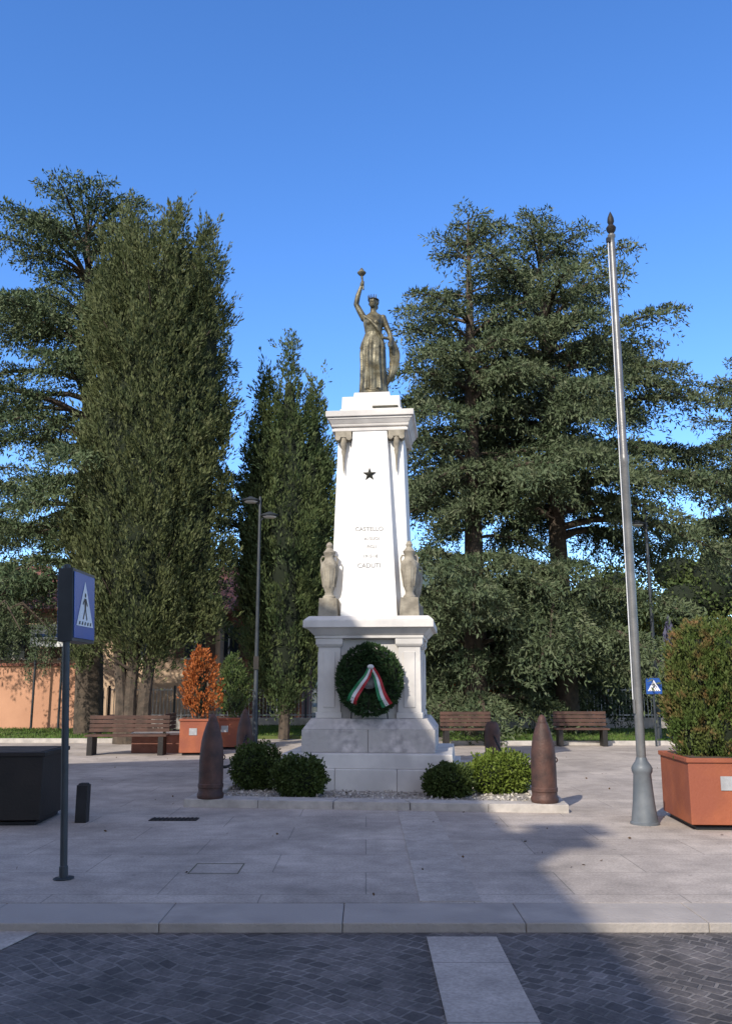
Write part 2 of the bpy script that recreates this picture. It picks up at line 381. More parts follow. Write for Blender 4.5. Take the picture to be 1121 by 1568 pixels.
rng = np.random.default_rng(3)
def lawn(name, x0, x1, y0, y1, n=22000):
    e = empty(name)
    MB().box(((x0+x1)/2, (y0+y1)/2, 0.01), (x1-x0, y1-y0, 0.10), GRASS).build('turf', e)
    P = np.stack([rng.uniform(x0, x1, n), rng.uniform(y0, y1, n), np.full(n, 0.055)], 1)
    quads('grass_blades', P, rng.normal(size=(n, 3))*0.35+np.array([0, 0, 1]), rng.uniform(0.03, 0.09, n), rng.uniform(0.006, 0.014, n), GRASSB, rng, e)
GRASSB = leafmat('grass_blade', (0.06, 0.12, 0.02), (0.10, 0.16, 0.03), (0.13, 0.16, 0.05), 0.8, 4)
lawn('lawn', -24, -6.4, 24.6, 30.6)
lawn('lawn', 2.3, 20, 23.6, 30.5)
lawn('lawn', -5.2, -0.4, 26.5, 32.5, 12000)
k2 = MB(); k2.box((11.15, 23.5, 0.03), (17.9, 0.14, 0.16), KERB); k2.box((-15.2, 24.5, 0.03), (17.8, 0.14, 0.16), KERB); k2.build('lawn_kerb', bevel=0.01)

g = MB(); g.box((-2.27, 10.95, 0.003), (0.56, 0.22, 0.01), IRON)
for i in range(11): g.box((-2.27-0.25+i*0.05, 10.95, 0.010), (0.02, 0.19, 0.008), BROWNST)
g.build('drain_grate')
g = MB()
for dx, dy, sx, sy in ((0, -.21, .43, .008), (0, .21, .43, .008), (-.21, 0, .008, .41), (.21, 0, .008, .41)): g.box((-1.3+dx, 8.15+dy, 0.001), (sx, sy, 0.004), PARK)
g.build('inspection_cover')

n = 130
P = np.stack([rng.uniform(-6, 6, n), rng.uniform(7.0, 20, n), np.full(n, 0.012)], 1)
quads('fallen_leaves', P, rng.normal(size=(n, 3))*np.array([1, 1, 0.12]), rng.uniform(0.02, 0.05, n), rng.uniform(0.006, 0.018, n), DRYLEAF, rng)

# ------------------------------------------------------------------ monument bed
BEDC = [(-2.38, 12.02), (2.52, 11.46), (3.0, 17.75), (-2.0, 18.25)]
def inset(poly, d):
    c = Vector((sum(p[0] for p in poly)/4, sum(p[1] for p in poly)/4)); out = []
    for p in poly:
        v = Vector(p)-c; out.append((c.x + v.x - math.copysign(d, v.x), c.y + v.y - math.copysign(d, v.y)))
    return out
bi = inset(BEDC, 0.34)
mb = MB()
for i in range(4):
    j = (i+1) % 4; A = Vector(BEDC[i]); B = Vector(BEDC[j]); a = Vector(bi[i]); c = Vector(bi[j]); N = 5
    for q in range(N):
        t0 = q/N + (0.0012 if q else 0); t1 = (q+1)/N - (0.0012 if q < N-1 else 0)
        p = [A.lerp(B, t0), A.lerp(B, t1), a.lerp(c, t1), a.lerp(c, t0)]
        V = [(*u, 0.0) for u in p] + [(*u, 0.10) for u in p]
        mb.add(V, [(4,5,6,7), (0,1,5,4), (3,7,6,2), (1,2,6,5), (0,4,7,3)], KERB)
mb.build('flowerbed_kerb', bevel=.006)
sheet('gravel_bed', inset(BEDC, 0.335), 0.06, GRAVEL)
n = 6000
P = np.stack([rng.uniform(-2.1, 2.4, n), rng.uniform(12.0, 17.6, n), rng.uniform(0.06, 0.075, n)], 1)
PEB = M('pebble', (0.60, 0.56, 0.50), (0.28, 0.25, 0.21), 30, 0.9)
quads('pebbles', P, rng.normal(size=(n, 3))*np.array([1, 1, 0.4]), rng.uniform(0.03, 0.06, n), rng.uniform(0.01, 0.022, n), PEB, rng)

# ------------------------------------------------------------------ monument
YAW = rad(-6)
MC = (0.13, 14.5, 0.0)
mon = empty('war_memorial_monument', MC, YAW)
b = MB()
for xa, xb in ((-1.36, -.452), (-.448, .452), (.456, 1.36)): b.frus(0.05, xb-xa, 2.64, 0.36, xb-xa, 2.60, MARBLE, ((xa+xb)/2, 0))
b.frus(0.36, 2.54, 2.46, 0.57, 2.50, 2.42, MARBLE)
b.build('base_steps', mon, bevel=0.012)
b = MB()
for k, (xa, xb) in enumerate(((-1.0, -.002), (.002, 1.0))):
    w_ = xb-xa; cx = (xa+xb)/2
    b.frus(0.57, w_, 1.98, 0.90, w_, 1.96, ROUGHST, (cx, 0))
b.frus(0.90, 1.985, 1.96, 1.06, 1.76, 1.74, ROUGHST)
b.build('rough_plinth', mon, bevel=0.012)
b = MB(); b.frus(1.06, 1.44, 1.44, 2.26, 1.42, 1.42, MARBLE)
for sx in (-1, 1):
    for sy in (-1, 1):
        c = (sx*0.615, sy*0.615)
        b.frus(1.061, 0.40, 0.40, 1.15, 0.40, 0.40, MARBLE, c); b.frus(1.15, 0.36, 0.36, 2.13, 0.34, 0.34, MARBLE, c)
        b.frus(2.13, 0.36, 0.36, 2.17, 0.42, 0.42, MARBLE, c); b.frus(2.17, 0.42, 0.42, 2.262, 0.42, 0.42, MARBLE, c)
        b.box((c[0], c[1], 1.64), (0.18, 0.385, 0.84), MARBLE); b.box((c[0], c[1], 1.64), (0.385, 0.18, 0.84), MARBLE)
b.build('pedestal_die', mon, bevel=0.008)
b = MB(); b.frus(2.262, 1.68, 1.68, 2.31, 1.68, 1.68, MARBLE); b.frus(2.31, 1.70, 1.70, 2.42, 1.90, 1.90, MARBLE)
b.frus(2.42, 2.0, 2.0, 2.53, 2.0, 2.0, MARBLE); b.frus(2.53, 2.0, 2.0, 2.60, 1.84, 1.84, MARBLE)
b.build('pedestal_cornice', mon, bevel=0.01)
Z0, Z1 = 2.60, 5.62
b = MB(); b.frus(Z0, 1.26, 1.26, Z1, 1.06, 1.06, MARBLE_SHAFT); b.build('shaft_body', mon, bevel=0.01)
b = MB(); b.frus(Z0, 0.88, 1.68, Z1, 0.56, 1.28, MARBLE_SHAFT); b.build('shaft_panels', mon, bevel=0.006)
b = MB()
for z0, w0, z1, w1 in ((Z1, 1.24, 5.67, 1.24), (5.67, 1.19, 5.71, 1.20), (5.71, 1.26, 5.75, 1.28), (5.75, 1.27, 5.82, 1.36), (5.82, 1.38, 5.86, 1.38), (5.86, 1.44, 5.96, 1.44), (5.96, 1.42, 6.0, 1.16)):
    b.frus(z0, w0, w0*(1.06 if z0 == Z1 else 1), z1, w1, w1*(1.06 if z0 == Z1 else 1), MARBLE)
b.frus(6.0, 1.02, 1.02, 6.05, 1.02, 1.02, MARBLE); b.frus(6.05, .98, .98, 6.27, .96, .96, MARBLE); b.frus(6.27, 0.64, 0.64, 6.40, 0.60, 0.60, MARBLE)
b.build('capital_and_plinth', mon, bevel=0.01)
for i, (sx, sy) in enumerate(((-1, -1), (1, -1), (-1, 1), (1, 1))):
    b = MB(); c = (sx*0.63, sy*0.76)
    b.frus(2.60, 0.30, 0.30, 2.88, 0.27, 0.27, URNST, c)
    prof = [(0.10, 0), (0.10, 0.03), (0.07, 0.06), (0.065, 0.10), (0.09, 0.17), (0.115, 0.30), (0.135, 0.44), (0.138, 0.52), (0.12, 0.57), (0.08, 0.61), (0.07, 0.66), (0.09, 0.70), (0.10, 0.73), (0.07, 0.76), (0.045, 0.80), (0.055, 0.84), (0.035, 0.88), (0.005, 0.90)]
    b.lathe(prof, URNST, (c[0], c[1], 2.88), 24)
    for k in range(9):
        a = k*2*math.pi/9; b.tube([(c[0]+.095*math.cos(a), c[1]+.095*math.sin(a), 3.06), (c[0]+.137*math.cos(a), c[1]+.137*math.sin(a), 3.32), (c[0]+.122*math.cos(a), c[1]+.122*math.sin(a), 3.44)], .010, URNST, 5)
    for s2 in (-1, 1):
        b.tube([(c[0]+s2*0.06, c[1], 3.54), (c[0]+s2*0.11, c[1], 3.55), (c[0]+s2*0.135, c[1], 3.50), (c[0]+s2*0.125, c[1], 3.42)], 0.013, URNST, 6)
    b.build('urn_%d' % (i+1), mon, smooth=True)
for i, (sx, sy) in enumerate(((-1, -1), (1, -1), (1, 1), (-1, 1))):
    b = MB(); c = (sx*0.43, sy*0.61)
    b.lathe([(0.004, -0.70), (0.012, -0.64), (0.018, -0.50), (0.024, -0.40), (0.040, -0.33), (0.034, -0.30), (0.050, -0.24), (0.058, -0.14), (0.05, -0.10)], URNST, (c[0], c[1], Z1), 14)
    b.box((c[0], c[1]-sy*.02, Z1-0.05), (0.26, 0.16, 0.10), URNST)
    for q in (-1, 1):
        b.lathe([(.0, -.08), (.045, -.08), (.045, .08), (.0, .08)], URNST, (0, 0, 0), 14, T=Matrix.Translation((c[0]+q*.09, c[1], Z1-.11)) @ Matrix.Rotation(rad(90), 4, 'X'))
    b.build('bracket_%d' % (i+1), mon, smooth=True)
def yf(z): return -(0.84 - 0.20*(z-Z0)/(Z1-Z0))
V = []
for k in range(10):
    a = math.pi/2 + k*math.pi/5; r = 0.115 if k % 2 == 0 else 0.045
    V.append((r*math.cos(a), 0, r*math.sin(a)))
V += [(0, -0.045, 0), (0, 0.02, 0)]
F = [(k, (k+1) % 10, 10) for k in range(10)] + [((k+1) % 10, k, 11) for k in range(10)]
b = MB(); b.add([(x, y+yf(4.88)-0.012, z+4.88) for x, y, z in V], F, DARKBRONZE); b.build('bronze_star', mon)
LETM = M('engraved_letters', (0.30, 0.29, 0.28), (0.22, 0.21, 0.20), 9, 0.7)
for i, (t, z, s, x) in enumerate((("CASTELLO", 3.95, 0.095, 0.0), ("AI SUOI", 3.80, 0.07, 0.04), ("FIGLI", 3.67, 0.07, 0.04), ("1915-18", 3.52, 0.07, 0.02), ("CADUTI", 3.36, 0.10, 0.0))):
    cu = bpy.data.curves.new('inscription', 'FONT'); cu.body = t; cu.size = s; cu.extrude = 0.002; cu.align_x = 'CENTER'; cu.materials.append(LETM)
    o = bpy.data.objects.new('inscription_%d' % (i+1), cu); COL.objects.link(o); o.parent = mon
    o.location = (x, yf(z)-0.004, z); o.rotation_euler = (rad(90-3.7), 0, 0)
b = MB(); b.box((0.24, -0.502, 6.075), (0.42, 0.02, 0.03), DARKBRONZE); b.build('plaque', mon)

# ------------------------------------------------------------------ statue
def statue():
    b = MB(); m = BRONZE
    rings = [(0, .235, .195, 0, 0), (.04, .235, .195, 0, 0), (.25, .22, .18, 0, 0), (.5, .21, .17, -.005, -.01), (.72, .215, .165, -.01, -.015), (.90, .21, .155, -.01, 0), (1.02, .175, .13, -.005, 0),
             (1.10, .145, .115, 0, 0), (1.20, .16, .13, 0, -.01), (1.28, .175, .14, 0, -.015), (1.36, .18, .12, 0, 0), (1.42, .17, .09, 0, 0), (1.47, .09, .065, 0, 0), (1.50, .055, .055, 0, 0), (1.60, .05, .052, 0, -.01)]
    zs = np.array([r[0] for r in rings]); S = 110; V = []; F = []; zz = np.linspace(0, 1.58, 90)
    for z in zz:
        rx = np.interp(z, zs, [r[1] for r in rings]); ry = np.interp(z, zs, [r[2] for r in rings]); cx = np.interp(z, zs, [r[3] for r in rings]); cy = np.interp(z, zs, [r[4] for r in rings])
        amp = 0.10*max(0, min(1, (1.05-z)/0.35)) + 0.03*(1.05 < z < 1.4)
        for k in range(S):
            a = 2*math.pi*k/S
            fold = math.sin(11*a + 1.2*math.sin(z*2.2) + 0.7*math.sin(2*a)) + 0.5*math.sin(17*a - z*1.7)
            q = 1 + amp*fold*0.8
            if 0.80 < z < 0.86: q += 0.05*math.sin((z-0.80)/0.06*math.pi)
            kx = max(0, math.cos(a + math.pi/2 - 0.35))**3 * 0.07*math.exp(-((z-0.55)/0.2)**2)
            V.append((cx + rx*q*math.cos(a), cy + (ry*q + kx)*math.sin(a), z))
    n = len(zz)
    for i in range(n-1):
        for k in range(S): F.append((i*S+k, i*S+(k+1) % S, (i+1)*S+(k+1) % S, (i+1)*S+k))
    F.append(tuple(range(S-1, -1, -1))); F.append(tuple((n-1)*S+k for k in range(S)))
    b.add(V, F, m)
    b.sphere((-.065, -.095, 1.27), .062, m); b.sphere((.065, -.095, 1.27), .062, m)
    b.sphere((-.165, 0, 1.39), (.065, .06, .06), m); b.sphere((.165, 0, 1.39), (.062, .058, .058), m)
    T = Matrix.Translation((0.0, -0.015, 1.66)) @ Matrix.Rotation(rad(-14), 4, 'Z') @ Matrix.Rotation(rad(-8), 4, 'X')
    b.sphere((0, 0, 0.01), (.076, .092, .10), m, 24, 16, T)
    b.sphere((0, -.035, -.055), (.052, .055, .055), m, 20, 12, T)
    b.add([(-.014, -.088, -.02), (.014, -.088, -.02), (0, -.085, .035), (0, -.118, -.018), (0, -.07, 0)], [(0,1,3), (1,2,3), (2,0,3), (0,4,1), (1,4,2), (2,4,0)], m, T)
    for s in (-1, 1):
        b.sphere((s*.03, -.083, .012), (.014, .012, .009), m, 10, 8, T); b.sphere((s*.03, -.083, .034), (.022, .012, .006), m, 10, 8, T)
        b.sphere((s*.076, .0, -.005), (.012, .02, .028), m, 10, 8, T)
    b.sphere((0, -.09, -.045), (.022, .01, .006), m, 10, 8, T); b.sphere((0, -.086, -.056), (.018, .01, .007), m, 10, 8, T)
    b.sphere((0, .03, .035), (.092, .088, .088), m, 20, 12, T); b.sphere((0, .12, -.01), (.05, .05, .05), m, 14, 10, T)
    def limb(pts, rs):
        b.tube(pts, rs, m, 14)
        for p, r in zip(pts, rs): b.sphere(p, r*0.99, m, 12, 8)
    limb([(-.165, 0, 1.39), (-.235, -.01, 1.52), (-.30, -.02, 1.65)], [.060, .056, .047])
    limb([(-.30, -.02, 1.65), (-.27, -.035, 1.80), (-.21, -.05, 1.97)], [.048, .046, .030])
    limb([(.165, 0, 1.39), (.225, .01, 1.24), (.285, .0, 1.09)], [.058, .052, .044])
    limb([(.285, .0, 1.09), (.31, -.06, .96), (.315, -.12, .86)], [.044, .040, .028])
    def hand(c, axis, out, gr):
        c = Vector(c); axis = Vector(axis).normalized(); out = Vector(out).normalized(); g_ = axis.cross(out).normalized()
        b.sphere(c, (.032, .028, .042), m, 12, 8)
        for k, l in enumerate((.062, .072, .068, .052)):
            o = c + axis*(-.028 + .019*k)
            b.tube([o + out*.012, o + out*.04 + g_*.012, o + out*(l*0.75) + g_*.04, o + out*.028 + g_*.062], [.0105, .0105, .0095, .008], m, 8)
        o = c - axis*.02
        b.tube([o, o - axis*.03 + g_*.025, o - axis*.03 + g_*.055 + out*.02], [.013, .012, .009], m, 8)
    hand((-.20, -.06, 2.01), (0, 0, 1), (-.3, -1, 0), .02)
    hand((.315, -.14, .83), (0.2, 0, -1), (.2, -1, -.3), .02)
    tx, ty = -.185, -.085
    b.tube([(tx+.02, ty, 1.88), (tx, ty, 2.05), (tx-.012, ty, 2.17)], [.014, .018, .024], m, 12)
    b.lathe([(.024, 0), (.05, .02), (.08, .06), (.075, .075), (.03, .08)], m, (tx-.013, ty, 2.15), 16)
    b.lathe([(.045, 0), (.05, .03), (.035, .06), (.02, .08), (.006, .10)], m, (tx-.013, ty, 2.21), 12)
    V = []; F = []; N = 18
    for i in range(N):
        t = i/(N-1); x = .30 + .10*math.sin(t*math.pi*0.9) - .14*t*t; z = 1.02 - .93*t; w = .015 + .085*math.sin(min(1, t*1.15)*math.pi)**0.7*(1-.25*t) + .01; y = -.03 + .06*t
        for dx, dy in ((-w, 0), (-w*.3, -.035), (w*.4, -.02), (w, .01), (w*.3, .035), (-w*.4, .025)):
            V.append((x + dx, y + dy*(1+.4*math.sin(t*9)), z))
    for i in range(N-1):
        for k in range(6): F.append((i*6+k, (i+1)*6+k, (i+1)*6+(k+1) % 6, i*6+(k+1) % 6))
    F.append((0,1,2,3,4,5)); F.append(tuple((N-1)*6+k for k in (5,4,3,2,1,0)))
    b.add(V, F, m)
    b.tube([(-.16, -.10, 1.40), (-.05, -.15, 1.30), (.08, -.155, 1.15), (.17, -.10, .98), (.26, -.03, .99)], [.02, .026, .03, .034, .028], m, 10)
    for s in (-1, 1): b.sphere((s*.09, -.19, .025), (.045, .085, .03), m, 12, 8)
    b.lathe([(.27, -.06), (.27, -.01), (.25, .01)], m, (0, 0, 0), 28)
    o = b.build('figure', None)
    r = o.modifiers.new('r', 'REMESH'); r.mode = 'VOXEL'; r.voxel_size = 0.0085
    bpy.context.view_layer.update()
    dg = bpy.context.evaluated_depsgraph_get(); me = bpy.data.meshes.new_from_object(o.evaluated_get(dg))
    o.modifiers.clear(); o.data = me; me.materials.clear(); me.materials.append(m)
    me.polygons.foreach_set('use_smooth', [True]*len(me.polygons))
    me.polygons.foreach_set('material_index', [0]*len(me.polygons))
    sm = o.modifiers.new('s', 'SMOOTH'); sm.iterations = 2; sm.factor = .5
    return o
st = empty('bronze_statue', (MC[0], MC[1], 6.46), YAW)
fig = statue(); fig.parent = st
b = MB()
T = Matrix.Translation((0.0, -0.015, 1.69)) @ Matrix.Rotation(rad(-14), 4, 'Z')
for k in range(5):
    a = -math.pi/2 + rad(-50 + k*25)
    x, y = .085*math.cos(a), .09*math.sin(a)
    b.tube([(x, y, .03), (x*1.15, y*1.15, .10)], [.014, .005], DARKBRONZE, 6, T)
b.tube([(.088*math.cos(t), .092*math.sin(t)+.01, .03) for t in np.linspace(0, 2*math.pi, 24, endpoint=False)], .012, DARKBRONZE, 6, T, closed=True)
b.build('crown', st)

# ------------------------------------------------------------------ wreath
wr = empty('laurel_wreath', (0, 0, 0))
RZ = Matrix.Rotation(YAW, 4, 'Z')
wr.location = Vector(MC) + RZ @ Vector((0.02, -0.93, 1.64)); wr.rotation_euler = (rad(-7), 0, YAW)
b = MB(); b.tube([(.34*math.cos(t), 0, .36*math.sin(t)) for t in np.linspace(0, 2*math.pi, 40, endpoint=False)], .085, CYDARK, 10, closed=True)
b.add([(.30*math.cos(t), 0.02, .32*math.sin(t)) for t in np.linspace(0, 2*math.pi, 32, endpoint=False)], [tuple(range(32))], CYDARK)
b.build('straw_ring', wr, smooth=True)
r2 = np.random.default_rng(11); n = 5200
t = r2.uniform(0, 2*math.pi, n); ph = r2.uniform(0, 2*math.pi, n); rr = 0.36 + 0.115*np.cos(ph)
P = np.stack([rr*np.cos(t), 0.10*np.sin(ph), rr*np.sin(t)*1.08], 1)
tan = np.stack([-np.sin(t), np.zeros(n), np.cos(t)], 1); sg = np.sign(np.cos(t))[:, None]
D = tan*sg*0.8 + np.stack([np.cos(ph)*np.cos(t), np.sin(ph), np.cos(ph)*np.sin(t)], 1)*0.8 + r2.normal(size=(n, 3))*0.4
quads('laurel_leaves', P, D, r2.uniform(.05, .09, n), r2.uniform(.012, .022, n), WREATHM, r2, wr)
b = MB(); GR = M('ribbon_green', (0.02, 0.20, 0.08), None, 3, .5); WH = M('ribbon_white', (0.7, 0.7, 0.7), None, 3, .5); RD = M('ribbon_red', (0.42, 0.02, 0.03), None, 3, .5)
def ribbon(p0, p1, w, cols, bow):
    p0 = Vector(p0); p1 = Vector(p1); d = (p1-p0); sd = Vector((d.z, 0, -d.x)).normalized(); N = 20
    for c, m in enumerate(cols):
        V = []; F = []
        for i in range(N):
            tt = i/(N-1); y = -.13 - bow*math.sin(tt*math.pi) - .012*math.sin(tt*17)
            q = p0 + d*tt; q.x += .02*math.sin(tt*6)
            for u in (c/3-.5, (c+1)/3-.5): V.append((q.x + sd.x*w*u*(.6+.6*tt), y + .03*u*math.sin(tt*9), q.z + sd.z*w*u*(.6+.6*tt)))
        for i in range(N-1): F.append((2*i, 2*i+1, 2*i+3, 2*i+2))
        b.add(V, F, m)
ribbon((0.03, 0, .17), (-.25, 0, -.36), .14, (RD, WH, GR), .03)
ribbon((0.03, 0, .17), (.29, 0, -.40), .14, (RD, WH, GR), .03)
b.lathe([(.12, 0), (.12, .015), (.10, .02), (.0, .02)], M('medal_disc', (0.20, 0.20, 0.19), (0.05, 0.05, 0.05), 14, .5), (0, 0, 0), 20, T=Matrix.Translation((.0, -.03, -.03)) @ Matrix.Rotation(rad(90), 4, 'X'))
b.sphere((0.03, -.15, .17), (.05, .03, .035), WH)
b.build('tricolour_ribbon', wr)
b = MB()
for sx in (-.25, .25): b.tube([(sx, -.04, -.2), (sx*1.1, .06, -.575)], .01, IRON, 6)
b.build('stand', wr)

# ------------------------------------------------------------------ shells + chains
def shell(loc, blunt=False):
    b = MB()
    if blunt: prof = [(.15, 0), (.16, .02), (.16, .06), (.148, .08), (.148, .50), (.145, .60), (.125, .69), (.09, .745), (.03, .76), (.0, .76)]
    else: prof = [(.165, 0), (.175, .02), (.175, .06), (.160, .08), (.160, .13), (.168, .14), (.168, .18), (.160, .19), (.158, .50), (.152, .62), (.138, .74), (.116, .84), (.088, .93), (.07, .98), (.06, .985), (.055, 1.03), (.035, 1.07), (.0, 1.09)]
    b.lathe(prof, RUST, (0, 0, 0), 28)
    b.tube([(.15+.03*math.cos(t), 0, .52+.03*math.sin(t)) for t in np.linspace(0, 2*math.pi, 10, endpoint=False)], .008, RUST, 6, closed=True)
    return b.build('artillery_shell', None, loc, smooth=True)
for i, p in enumerate([(-2.05, 12.13, .10), (2.27, 11.70, .10), (-2.36, 17.7, .0), (2.42, 17.4, .10)]): shell(p, i == 3)
def chain(p, q, sag, nm='chain'):
    p = Vector(p); q = Vector(q); b = MB(); L = (q-p).length; N = int(L/.062)
    for i in range(N):
        tt = (i+.5)/N; c = p.lerp(q, tt); c.z -= sag*4*tt*(1-tt)
        d = (q-p).normalized(); d.z -= sag*4*(1-2*tt)/L; d.normalize()
        s = d.cross(Vector((0, 0, 1))).normalized(); u = s.cross(d)
        w = s if i % 2 else u
        b.tube([c + d*.042*math.cos(a) + w*.02*math.sin(a) for a in np.linspace(0, 2*math.pi, 10, endpoint=False)], .006, IRON, 5, closed=True)
    b.build(nm)
chain((-2.1, 12.3, .62), (-2.3, 17.5, .6), .33); chain((2.3, 11.95, .62), (2.43, 17.3, .6), .33)

# ------------------------------------------------------------------ shrubs
def shrub(c, r, seed, n=9000, mat=BOX_SHADE):
    e = empty('boxwood_shrub', (c[0], c[1], 0.05))
    b_ = [((0, 0, r[2]*.85), (r[0], r[1], r[2]))] + [((r[0]*.4*math.cos(k*2.1+seed), r[1]*.4*math.sin(k*2.1+seed), r[2]*(.75+.14*(k % 2))), (r[0]*.72, r[1]*.72, r[2]*.85)) for k in range(3)]
    blob('leaves', b_, n, seed, mat, e, (0.03, 0.055), (0.010, 0.018))
    MB().tube([(0, 0, 0), (0, 0, .25)], .03, BARK, 6).build('stem', e)
shrub((-.92, 12.75), (.36, .33, .29), 1); shrub((-1.62, 13.55), (.36, .36, .36), 2)
shrub((1.15, 12.62), (.32, .3, .24), 3); shrub((1.90, 13.1), (.43, .38, .31), 4, 11000, BOX)

# ------------------------------------------------------------------ trees
def Rced(Rm, tp=(.56, .30, .15, .04)):
    xs = [0, .06, .15, .3, .5, .68, .82, .90, .96, 1]; ys = [.66, .9, 1.0, 1.0, .93, .78, *tp]
    return lambda f: Rm*float(np.interp(f, xs, ys))
def right_trim(f, az):
    c = math.cos(az)
    return 1.0 - (.50*max(0, c) if f < .30 else 0)
cedar('cedar_tree', (3.3, 27.0, 0), 17.2, (0.1, 0), Rced(3.9), 125, 21, zmin=.055)
cedar('cedar_tree', (6.3, 28.2, 0), 17.5, (-.35, 0), Rced(5.9), 150, 22, zmin=.07, side=right_trim)
cedar('cedar_tree', (-8.4, 27.5, 0), 17.9, (-1.1, 0), Rced(5.2, (.62, .45, .28, .06)), 112, 23, zmin=.24, mat=CEDAR_D, trunk_r=.45)
cedar('cedar_tree', (15.0, 31.0, 0), 14.0, (-.3, 0), Rced(4.3), 85, 24, zmin=.16)
cedar('cedar_tree', (-15.6, 33.0, 0), 14.0, (0, 0), Rced(3.9), 60, 25, zmin=.22, mat=CEDAR_D)

e = empty('cypress_tree', (-6.0, 24.0, 0))
lead = [(-.1, 0, [(2.0, .4), (2.8, .95), (4, 1.45), (7, 1.68), (10, 1.64), (12, 1.50), (13.2, 1.2), (14.0, .75), (14.6, .15)]),
        (-.95, .1, [(2.8, .4), (4, .85), (8, 1.05), (11, 1.02), (13, .9), (14.0, .62), (14.7, .28), (15.3, .04)]),
        (.35, -.1, [(2.4, .5), (4, .9), (8, 1.15), (12, 1.05), (13.8, .75), (14.6, .35), (15.4, .04)]),
        (1.25, .1, [(2.9, .3), (4, .72), (8, .78), (12, .74), (13.4, .56), (14.1, .28), (14.9, .03)])]
plumes('foliage', lead, 110, 31, CYPR, e, (0.45, 0.95), 0.13, 32, (0.09, 0.18), (0.013, 0.028), lump=.18, clus=.5, csz=.20)
tb = MB()
for x0, x1 in ((-.25, -.1), (.1, .4), (-.45, -.8)): tb.tube([(x0, 0, 0), (x0*1.1, 0, 1.2), (x1, 0, 4), (x1, 0, 9)], [.24, .17, .13, .05], BARK, 9)
rr_ = random.Random(5)
for k in range(26):
    a = rr_.uniform(0, 6.28); z = rr_.uniform(1.6, 13); L = rr_.uniform(1.3, 1.8)
    tb.tube([(0, 0, z), (L*.6*math.cos(a), L*.6*math.sin(a), z+.5), (L*math.cos(a), L*math.sin(a), z+1.3)], [.05, .03, .01], BARK, 5)
tb.build('trunk', e, smooth=True)
def rsprigs(pts, seed, mat, parent):
    leads = [(x, y, [(z, r*.5), (z+h*.4, r), (z+h, .03)]) for x, y, z, h, r in pts]
    plumes('side_sprays', leads, 160, seed, mat, parent, (0.3, .6), .11, 28, core=0)
rsprigs([(1.95, 0, 8.2, 1.2, .22), (2.1, -.2, 6.0, 1.3, .28), (2.2, 0, 4.6, 1.1, .25), (-2.0, -.1, 5.2, 1.4, .3), (1.9, -.3, 3.0, 1.0, .25), (-1.6, 0, 2.0, 1.0, .3)], 32, CYPR, e)
e = empty('cypress_tree', (-2.35, 26.0, 0))
lead = [(.0, 0, [(.8, .2), (1.6, .75), (4, 1.10), (6.5, 1.05), (8.5, .88), (9.7, .62), (10.6, .36), (11.3, .18), (12.0, .03)]),
        (-.66, 0, [(1.6, .3), (4, .6), (7, .62), (9, .48), (10.0, .28), (10.9, .03)]),
        (.76, .1, [(1.6, .35), (4, .62), (7.5, .60), (9.0, .44), (9.8, .26), (10.6, .03)]),
        (-1.0, .1, [(4.5, .2), (6.5, .38), (8.3, .34), (9.6, .04)]), (1.05, 0, [(3, .2), (6, .38), (7.6, .28), (8.6, .04)]),
        (-1.2, -.1, [(3.4, .1), (4.6, .28), (6, .03)])]
plumes('foliage', lead, 115, 33, CYPR2, e, (0.4, 0.85), 0.13, 30, (0.09, 0.18), (0.013, 0.028), lump=.18, clus=.45, csz=.18)
MB().tube([(0, 0, 0), (.05, 0, 1.5), (0, 0, 6)], [.17, .13, .06], BARK, 9).build('trunk', e, smooth=True)

def planter(name, c, s, h, mat, rot=0.0, label=True):
    e = empty(name, (c[0], c[1], 0), rot)
    b = MB()
    b.box((0, 0, h/2+.03), (s, s, h-.06), mat)
    for sx, sy, dx, dy in ((0, -1, s+.04, .06), (0, 1, s+.04, .06), (-1, 0, .06, s-.08), (1, 0, .06, s-.08)): b.box((sx*(s/2-.01), sy*(s/2-.01), h-.015), (dx, dy, .05), mat)
    b.box((0, 0, .02), (s-.12, s-.12, .04), IRON)
    b.build('steel_box', e, bevel=.008)
    if label: MB().box((-s*.12, -s/2-.006, h*.66), (.17, .01, .15), LABEL).build('label', e)
    MB().box((0, 0, h+.004), (s-.14, s-.14, .01), BARK).build('soil', e)
    return e
planter('corten_planter', (-3.78, 20.6), .78, .78, CORTEN, rad(4))
e2 = empty('orange_conifer', (-3.78, 20.6, 0))
plumes('foliage', [(0, 0, [(.85, .2), (1.2, .42), (1.7, .38), (2.1, .22), (2.35, .02)])], 300, 41, ORANGELF, e2, (.15, .35), .08, 26, (.05, .09), (.012, .022))
MB().tube([(0, 0, .75), (0, 0, 1.5)], .03, BARK, 6).build('stem', e2)
planter('corten_planter', (-3.35, 22.3), .74, .74, CORTEN, rad(4))
e2 = empty('small_conifer', (-3.30, 22.3, 0))
plumes('foliage', [(0, 0, [(.85, .2), (1.2, .40), (1.7, .36), (2.0, .22), (2.3, .02)])], 300, 42, BROAD, e2, (.15, .35), .08, 26, (.05, .09), (.012, .022))
MB().tube([(0, 0, .72), (0, 0, 1.5)], .03, BARK, 6).build('stem', e2)
planter('brown_planter', (-4.22, 10.95), 1.0, .80, BROWNST, rad(3))
planter('corten_planter', (4.16, 10.68), 1.12, .76, CORTEN, rad(-3))
e2 = empty('hedge_shrub', (4.18, 10.7, 0))
